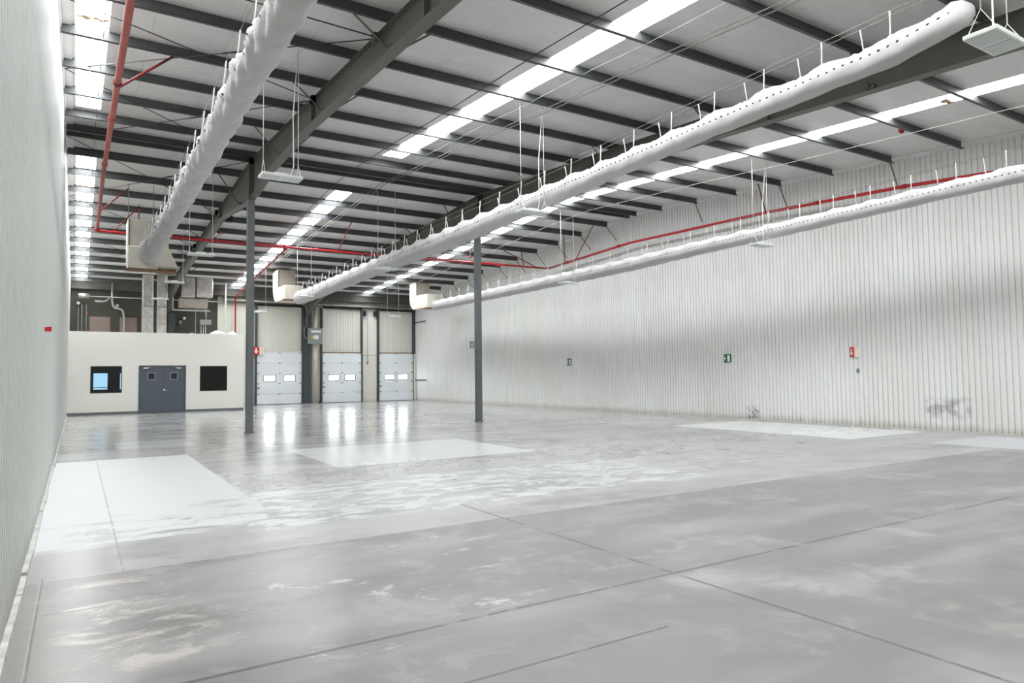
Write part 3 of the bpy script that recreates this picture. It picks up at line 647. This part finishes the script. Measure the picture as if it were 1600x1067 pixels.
# ------------------------------------------------------------------ fabric ducts
def fabric_duct(x, y0, y1, ph, rfun, zfun, crump, lb, rope_h, pitch=1.144, cap=True, zaxis_top=None):
    """textile duct hung by two rows of short ropes from two wires; zfun is the height of the duct top"""
    o = thing('fabric_duct', (x, (y0 + y1) / 2, zfun(y0)), lb, 'fabric duct', 'white perforated fabric ducts')
    NR, NA = int((y1 - y0) / pitch * 20), 36
    rnd = random.Random(int(x * 100)); fold = [[rnd.uniform(-1, 1) for _ in range(6)] for _ in range(80)]
    b = bmesh.new(); uvl = b.loops.layers.uv.new('UVMap'); rings = []
    offa = .62         # angle of each rope row from the crown
    for i in range(NR + 1):
        y = y0 + (y1 - y0) * i / NR; u = (y - ph) / pitch; k = round(u); d = u - k            # d in -.5..+.5 from the near rope row
        r = rfun(y); zt = zfun(y)
        ring = []
        for j in range(NA):
            a = 2 * math.pi * j / NA          # 0 at the crown, going round through +X
            rr = r
            nx, nz = math.sin(a), math.cos(a)
            # tension at the ropes: cusp lifts the shoulders, cloth sags between
            for s in (-1, 1):
                dd = d if s < 0 else ((u + .5) - round(u + .5))
                w = math.exp(-((math.atan2(math.sin(a - s * offa), math.cos(a - s * offa))) / .50) ** 2)
                rr += w * (.14 * r + .035) * (1 - min(1, abs(dd) * 2) ** .6)
                rr -= w * .12 * r * abs(dd) * 2
                # folds fanning from the rope tie
                fa = math.atan2(math.sin(a - s * offa), math.cos(a - s * offa))
                fd = math.hypot(dd * pitch, fa * r)
                fi = fold[k % 80][0 if s < 0 else 3]
                if fd > 1e-4:
                    th = math.atan2(fa * r, dd * pitch)
                    rr += min(crump, 1.5) * r * .09 * math.sin(th * 8 + fi * 3) * math.exp(-((fd - .15) / .11) ** 2)
            # slow irregular slack along the duct
            rr += r * crump * (.028 * math.sin(y * 5.1 + 2.3 * math.sin(a)) + .02 * math.sin(y * 11.3 + a * 3) + .014 * math.sin(a * 5 + y * 2.7))
            if crump > 1.5:      # deep spiral puckers of the slack duct
                q = (u * 2 + a * .62 + .12 * math.sin(u * 3.1)) % 1.0; rr -= r * .34 * math.exp(-((q - .5) / .13) ** 2) * max(0, -math.sin(a - .35)) ** 1.2; q = (u * 1 - a * .3) % 1.0; rr -= r * .12 * math.exp(-((q - .5) / .10) ** 2) * max(0, -math.cos(a) + .2)
            px = x + rr * nx * .97; pzv = zt - r + rr * nz * (1.0 if nz > 0 else 1.06)
            ring.append((Vector((px, y, pzv)), y, j / NA))
        rings.append(ring)
    vs = [[b.verts.new(p[0]) for p in ring] for ring in rings]
    for i in range(NR):
        for j in range(NA):
            f = b.faces.new((vs[i][j], vs[i][(j + 1) % NA], vs[i + 1][(j + 1) % NA], vs[i + 1][j]))
            uv = ((rings[i][j][1], j / NA), (rings[i][j][1], (j + 1) / NA), (rings[i + 1][j][1], (j + 1) / NA), (rings[i + 1][j][1], j / NA))
            for l, c in zip(f.loops, uv): l[uvl].uv = (c[0], c[1] * 2 * math.pi * .25 / .25 * .16 if False else c[1])
            f.smooth = True
    # rounded ends
    for idx, s in ((0, -1), (NR, 1)):
        c = Vector((x, rings[idx][0][1], zfun(rings[idx][0][1]) - rfun(rings[idx][0][1]))); prev = vs[idx]
        for q in (.35, .7, .95):
            nr = [b.verts.new(c + (v.co - c) * math.cos(q * math.pi / 2) + Vector((0, s * .22 * math.sin(q * math.pi / 2), 0))) for v in vs[idx]]
            for j in range(NA):
                f = b.faces.new((prev[j], prev[(j + 1) % NA], nr[(j + 1) % NA], nr[j])); f.smooth = True
                for l in f.loops: l[uvl].uv = (rings[idx][0][1] + .3, 0)
            prev = nr
        b.faces.new(prev)
    bmesh.ops.recalc_face_normals(b, faces=b.faces)
    me = bpy.data.meshes.new('sleeve'); b.to_mesh(me); b.free(); me.materials.append(M['fabric'])
    for p in me.polygons: p.use_smooth = True
    sl = bpy.data.objects.new('sleeve', me); COL.objects.link(sl); sl.parent = o; sl.matrix_parent_inverse = Matrix.Translation(-o.location)
    # ropes and their two wires
    for s in (-1, 1):
        cab = []
        k = math.ceil((y0 - ph) / pitch)
        while True:
            yk = ph + (k + (0 if s < 0 else .5)) * pitch
            if yk > y1 - .02: break
            if yk >= y0 + .02:
                r = rfun(yk); zt = zfun(yk); ra = r * 1.10 + .02
                p0 = Vector((x + s * ra * math.sin(offa) * .97, yk, zt - r + ra * math.cos(offa) - .01)); p1 = Vector((x + s * (ra * math.sin(offa) + (-.05)), yk + .02, p0.z + rope_h))
                MB().tube([p0, p0.lerp(p1, .5) + Vector((.004, 0, 0)), p1], .011, 6, rad=[.013, .010, .012]).out('rope', 'rope', o)
                cab.append(p1)
            k += 1
        if len(cab) > 1:
            MB().tube([cab[0] + Vector((0, -1.5 if y0 > YF + 2 else -.6, .03))] + cab + [cab[-1] + Vector((0, .6, .02))], .005, 5).out('wire', 'cable', o)
    return o
slope = lambda y, z0, k: z0 - k * abs(y - YR)
# left duct (slack and heavily puckered), middle duct, right duct
def lerpt(tab, y):
    if y <= tab[0][0]: return tab[0][1]
    for (a, p), (c, q) in zip(tab, tab[1:]):
        if y <= c: return p + (q - p) * (y - a) / (c - a)
    return tab[-1][1]
R1 = [(2, .225), (9, .205), (20, .205), (22.5, .27), (24, .30)]; A1 = [(2, 5.56), (10, 5.53), (13, 5.45), (18.5, 5.39), (22, 5.44), (24, 5.50)]
R2 = [(4, .172), (8, .175), (11, .20), (14.5, .24), (18, .275), (34, .29)]; A2 = [(4.1, 6.0), (4.9, 5.88), (8, 5.85), (11, 5.78), (14.5, 5.70), (18, 5.62), (25.7, 5.57), (31, 5.49), (34, 5.50)]
R3 = [(5, .175), (9.5, .18), (15, .205), (20, .23), (35, .25)]; A3 = [(5, 5.81), (7.7, 5.78), (11.7, 5.71), (15.4, 5.66), (19, 5.58), (27, 5.56), (35, 5.57)]
fabric_duct(1.83, 2.0, 24.0, 7.3, lambda y: lerpt(R1, y), lambda y: lerpt(A1, y) + lerpt(R1, y), 2.0,
            'fat puckered white fabric duct on the left, running towards the office', .42, pitch=1.0)
fabric_duct(9.2, 4.13, 34.2, 4.88, lambda y: lerpt(R2, y), lambda y: lerpt(A2, y) + lerpt(R2, y), 1.0,
            'white fabric duct in the middle with a row of black vent holes', .37, pitch=1.0)
fabric_duct(17.05, 5.4, 35.2, 7.73, lambda y: lerpt(R3, y), lambda y: lerpt(A3, y) + lerpt(R3, y), 1.0,
            'white fabric duct running along the right wall', .40, pitch=1.01)

# ------------------------------------------------------------------ red pipes
def pz_pipe(y): return 6.97 - .052 * abs(y - YR)
o = thing('sprinkler_pipe', (.5, YR, pz_pipe(YR)), 'faded red pipe running overhead beside the left wall', 'pipe')
pts = [(.5, y, pz_pipe(y)) for y in (YF + .2, 6, 12, 18, YR)] + [(.5, 26.5, 6.62)]
MB().tube(pts, .052, 12).out('pipe_run', 'dullred', o)
for y, mt in ((13.1, 'darkred'), (15.3, 'orange'), (24.5, 'dullred'), (19.5, 'dullred')): MB().tube([(.5, y - .06, pz_pipe(y)), (.5, y + .06, pz_pipe(y))], .068, 12).out('coupling', mt, o)
for y, (bx, by) in ((13.4, (1.42, 13.9)), (24.6, (1.30, 25.1)), (9.0, (1.3, 10.2))): MB().tube([(.5, y, pz_pipe(y)), (bx, by, pz(by) + .02)], .022, 8).out('brace', 'darkred', o)
o = thing('sprinkler_pipe', (9, 26.5, 6.5), 'bright red pipe crossing the hall under the far roof slope', 'pipe')
MB().tube(bend([(.5, 26.45, 6.62), (.5, 26.5, 6.55), (.62, 26.5, 6.54), (9.5, 26.5, 6.55), (18.75, 26.5, 6.62)], .1), .045, 12).out('pipe_run', 'red', o)
MB().tube([(.5, 26.5, 6.50), (.5, 26.5, 6.66)], .07, 12).out('elbow', 'red', o)
for p, q in (((1.68, 26.5, 6.56), (1.75, 27.0, pz(27) + .05)), ((8.64, 26.5, 6.55), (9.0, 25.8, pz(25.8) + .05)), ((.95, 26.5, 6.56), (1.75, 27.2, pz(27.2) + .05)), ((17.4, 26.5, 6.6), (18.2, 27.9, pz(27.9) + .03)), ((18.2, 26.5, 6.6), (17.2, 27.9, pz(27.9) + .03))):
    MB().tube([p, q], .022, 8).out('brace', 'darkred', o)
for x in (4.2, 7.8, 12.6, 16): MB().tube([(x - .06, 26.5, 6.555), (x + .06, 26.5, 6.555)], .058, 12).out('coupling', 'red', o)
o = thing('sprinkler_pipe', (18.8, YR, 6.9), 'bright red pipe running along the top of the right wall', 'pipe')
rp = [(18.8, 26.5, 6.62), (18.8, YR, 6.88), (18.8, 14.3, 6.77), (18.8, 9.8, 6.56), (18.8, 7.5, 6.38), (18.8, 4.0, 6.12), (18.8, YF + .3, 5.75)]
MB().tube(rp, .05, 12).out('pipe_run', 'red', o)
for y, z in ((25.0, 6.70), (21.5, 6.86), (12.5, 6.69), (9.9, 6.565), (7.0, 6.345)): MB().tube([(18.8, y - .07, z), (18.8, y + .07, z)], .066, 12).out('coupling', 'red', o)
for p, q in (((18.8, 14.3, 6.78), (18.2, 14.1, pz(14.1) + .02)), ((18.8, 25.2, 6.68), (18.1, 24.3, pz(24.3))), ((18.8, 24.4, 6.72), (18.3, 22.5, pz(22.5)))): MB().tube([p, q], .02, 8).out('brace', 'darkred', o)
o = thing('sprinkler_pipe', (7, 35, 6.4), 'thin red branch pipe going from the crossing pipe down to the office roof', 'pipe')
MB().tube(bend([(6.6, 26.5, 6.55), (6.62, 26.8, 6.45), (7.72, 42.2, 6.3), (7.74, 42.3, 3.4), (7.74, 42.3, .02)], .15), .04, 10).out('pipe_run', 'red', o)
MB().tube([(6.62, 26.5, 6.42), (6.62, 26.5, 6.62)], .06, 10).out('tee', 'red', o)

# ------------------------------------------------------------------ wires and tie rods
def runwire(name, x0, x1, ya, yb, r, lb, dz=-.04, mat='cable', cat='wire'):
    n = 14; P = [(x0 + (x1 - x0) * i / n, ya + (yb - ya) * i / n, pz(ya + (yb - ya) * i / n) + dz - .02 * math.sin(i * 2.1)) for i in range(n + 1)]
    tag(MB().tube(P, r, 6).out(name, mat), lb, cat)
runwire('conduit_wire', 8.75, 8.0, 4.0, 34, .011, 'left of the twin wires under the purlins between the beams')
runwire('conduit_wire', 8.90, 8.13, 4.0, 34, .011, 'right of the twin wires under the purlins between the beams')
runwire('conduit_wire', 6.75, 7.2, 5.0, 38, .009, 'single wire left of the middle rooflight strip', mat='dkcable')
runwire('conduit_wire', 8.12, 8.12, YF + .2, 18, .005, 'pale wire along the right edge of the middle rooflight', dz=.0)
runwire('conduit_wire', 16.55, 16.5, 1, 40, .006, 'pale wire under the roof just right of the right rooflight', mat='rope')
nb_ = [(10.7, 'a'), (14.3, 'b'), (20.4, 'c'), (26.2, 'd'), (31.6, 'e'), (37, 'f')]; nl = [9.0, 12.6, 16.1, 21.4, 27.0, 32.0, 37.5]
k = 0
for i in range(5):
    for ya, yb_ in ((nl[i + 1], nb_[i + 1][0]), (nl[i + 2] if i < 5 else 40, nb_[i][0])):
        p, q = Vector((XL + .05, ya, pz(ya) + .12)), Vector((4.15, yb_, pz(yb_) - .12))
        o = thing('tie_rod', tuple(p), 'thin dark diagonal roof tie rod in the left bay, %s from the camera' % nth[k], 'tie rod', 'diagonal tie rods of the left roof bay'); k += 1
        MB().tube([p, q], .010, 6).out('rod', 'dkcable', o); m0 = p.lerp(q, .55); m1 = p.lerp(q, .60); MB().tube([m0, m1], .020, 6).out('turnbuckle', 'dkcable', o)
        MB().box(4.08, 4.17, yb_ - .06, yb_ + .06, pz(yb_) - .2, pz(yb_) - .04).out('gusset', 'steel', o)
for p, q, lb in (((XL + .05, 10.9, pz(10.9) + .1), (4.15, 10.7, pz(10.7) - .1), 'straight dark tie rod across the top left corner'),):
    tag(MB().tube([p, q], .011, 6).out('tie_rod', 'dkcable'), lb, 'tie rod')

# ------------------------------------------------------------------ pendant light panels
def lamp(x, y, z, lb, slack=0.0, gap=.62):
    o = thing('pendant_light', (x, y, z), lb, 'ceiling light', 'flat white pendant light panels')
    L, W, H = .72, .34, .05
    hs = MB().box(x - L / 2, x + L / 2, y - W / 2, y + W / 2, z, z + H).out('housing', 'wht', o, .006)
    for s in (-1, 1): MB().box(x + (s * L / 4) - L / 4 + .03, x + (s * L / 4) + L / 4 - .03, y - W / 2 + .03, y + W / 2 - .03, z - .006, z - .0).out('diffuser', 'lens', hs)
    MB().box(x - .12, x + .12, y - .05, y + .05, z + H, z + H + .05).out('driver_box', 'wht', hs)
    zt = rz(y) + .005
    for s in (-1, 1):
        a = (x + s * gap / 2, y, z + .30)
        MB().tube([(x + s * gap / 2 - .0, y - W / 2 + .03, z + H), a, (x + s * gap / 2, y + W / 2 - .03, z + H)], .006, 5).out('hanger', 'wht', o)
        MB().tube([a, (x + s * gap / 2, y, zt)], .007, 6).out('suspension_wire', 'rope', o)
    if slack: MB().tube([(x + .2, y + .1, z + .1), (x + .26, y + .12, z + .3), (x + .24, y + .1, (z + zt) / 2), (x + .3, y, zt)], .010, 6).out('power_cord', 'rope', o)
lamp(8.51, 3.43, 5.2, 'pendant light panel at the top right corner, nearest the camera', 1)
lamp(3.07, 12.65, 5.2, 'pendant light panel in front of the left roof beam, above the left column', 1)
lamp(8.54, 12.6, 5.2, 'pendant light panel just below the middle fabric duct, centre of the photo', 1)
lamp(16.45, 12.7, 5.2, 'pendant light panel under the right fabric duct, before the right wall', 1)
lamp(3.02, 21.8, 5.2, 'pendant light panel left of the left column, beside the end of the left fabric duct')
lamp(8.79, 21.8, 5.2, 'pendant light panel under the far part of the middle fabric duct')
lamp(16.4, 21.8, 5.2, 'pendant light panel under the right fabric duct, behind the right column')
lamp(3.3, 30.9, 5.5, 'pendant light panel above the office, before the silver ducts')
lamp(3.26, 36.2, 5.35, 'lowest pendant light panel above the office, crossing the upright silver ducts')
lamp(7.15, 33.5, 4.66, 'low pendant light panel right behind the left column')
lamp(13.85, 33.5, 4.69, 'low pendant light panel in front of the last loading door')
lamp(8.55, 30.9, 5.2, 'pendant light panel beside the far end of the middle fabric duct')

# ------------------------------------------------------------------ detectors and signs
for x, y, z, lb in ((16.62, 8.75, 7.32, 'small red detector under the roof near the right wall, close to the camera'), (4.62, 28.7, 7.28, 'small red detector right of the left roof beam'), (15.98, 29.0, 7.3, 'small red detector just left of the right column')):
    o = thing('fire_detector', (x, y, z), lb, 'detector', 'red detectors under the roof')
    MB().tube([(x, y, z), (x, y, z + .06)], .07, 14).out('detector_head', 'red', o); MB().tube([(x, y, z + .06), (x, y, rz(y))], .012, 8).out('stem', 'cable', o); MB().tube([(x, y, z - .03), (x, y, z)], .045, 14).out('dome', 'darkred', o)
tag(MB().box(4.38, 4.60, 25.8, 26.05, 7.16, 7.36).out('alarm_box', 'black'), 'small black box on the right side of the left roof beam', 'box')

def vsign(loc, rot, w_, h_, kind, lb, name):
    """projecting sign folded in a V: two printed faces standing off the wall. Local x along wall, -y towards the room."""
    o = bpy.data.objects.new(name, None); COL.objects.link(o); o.location = loc; o.rotation_euler = (0, 0, rot); tag(o, lb, 'sign', 'projecting %s signs' % kind)
    fm = 'signred' if kind == 'red' else 'signgreen'
    def add(nm, b, mat):
        ob = b.out(nm, mat); ob.parent = o; return ob
    ang = math.radians(20)
    for s in (-1, 1):
        ux, uy = s * math.cos(ang), math.sin(ang)   # from the apex (0,-d) back to the wall
        ap = Vector((0, -w_ * math.sin(ang) - .01, 0)); u = Vector((ux, uy, 0)); nrm = Vector((s * math.sin(ang), -math.cos(ang), 0))
        def quad(b, a0, a1, z0, z1, off, th=.004):
            P = [ap + u * a0 + Vector((0, 0, z0)), ap + u * a1 + Vector((0, 0, z0)), ap + u * a1 + Vector((0, 0, z1)), ap + u * a0 + Vector((0, 0, z1))]
            b.ext([p + nrm * off for p in P], nrm * th); return b
        add('sign_face', quad(MB(), 0, w_, 0, h_, 0), fm if (kind == 'green' or s < 0) else 'signpink')
        c = w_ / 2
        def pg(b, pts2, off=.0045, th=.003):
            b.ext([ap + u * a + Vector((0, 0, z)) + nrm * off for a, z in pts2], nrm * th); return b
        if kind == 'red' and s < 0:
            b = MB(); q = w_ * .13; pg(b, [(c - q, h_ * .45), (c + q, h_ * .45), (c + q, h_ * .88), (c - q, h_ * .88)]); pg(b, [(c - q * 3, h_ * .45), (c, h_ * .12), (c + q * 3, h_ * .45)]); add('arrow', b, 'signwhite')
        elif kind == 'red':
            b = MB(); pg(b, [(.004, .01), (.018, .01), (.018, h_ - .01), (.004, h_ - .01)]); add('red_edge', b, 'signred')
        else:
            b = MB(); e = -s
            if s < 0: pg(b, [(c + w_ * .36, h_ * .5), (c, h_ * .8), (c, h_ * .2)]); pg(b, [(c, h_ * .42), (c - w_ * .4, h_ * .42), (c - w_ * .4, h_ * .58), (c, h_ * .58)]); add('arrow', b, 'signwhite')
            else: pg(b, [(c - w_ * .28, h_ * .12), (c + w_ * .22, h_ * .12), (c + w_ * .22, h_ * .85), (c - w_ * .28, h_ * .85)]); add('door_symbol', b, 'signwhite')
    return o
vsign((XR, 11.74, 2.02), math.radians(-90), .165, .29, 'red', 'red down-arrow extinguisher sign on the right wall', 'extinguisher_sign')
o = thing('wall_tag', (XL, 10.5, 2.25), 'tiny red tag bracket on the left wall', 'tag')
MB().box(XL, XL + .03, 10.47, 10.53, 2.22, 2.27).out('bracket', 'signred', o); MB().box(XL + .03, XL + .075, 10.45, 10.46, 2.215, 2.275).out('tag_face', 'signred', o)
vsign((9.14, YB - .20, 2.98), 0, .33, .46, 'red', 'red down-arrow extinguisher sign at the corner of the first loading door', 'extinguisher_sign')
vsign((7.14, YO + 1.2, 2.75), math.radians(90), .20, .34, 'red', 'pale red sign on the side of the office, half hidden by the left column', 'extinguisher_sign')
vsign((XR, 16.42, 1.96), math.radians(-90), .17, .29, 'green', 'green exit sign on the right wall nearest the camera', 'exit_sign')
vsign((XR, 25.6, 2.02), math.radians(-90), .17, .32, 'green', 'green exit sign on the right wall, just right of the right column', 'exit_sign')
vsign((XR, 34.9, 3.2), math.radians(-90), .24, .36, 'green', 'farthest green exit sign, half hidden by the right column', 'exit_sign')
o = thing('extinguisher_hook', (XR, 11.66, 1.6), 'small grey extinguisher hook below the red sign on the right wall', 'hook')
MB().box(XR - .02, XR, 11.62, 11.70, 1.56, 1.68).out('plate', 'grey', o); MB().tube([(XR - .01, 11.66, 1.60), (XR - .06, 11.66, 1.58), (XR - .06, 11.66, 1.63)], .008, 6).out('hook', 'steel', o)
tag(MB().box(7.142, 7.17, YO + .3, YO + .42, .3, 2.0).out('side_rail', 'dcol'), 'dark upright rail at the right side of the office', 'rail')

bpy.context.view_layer.update()
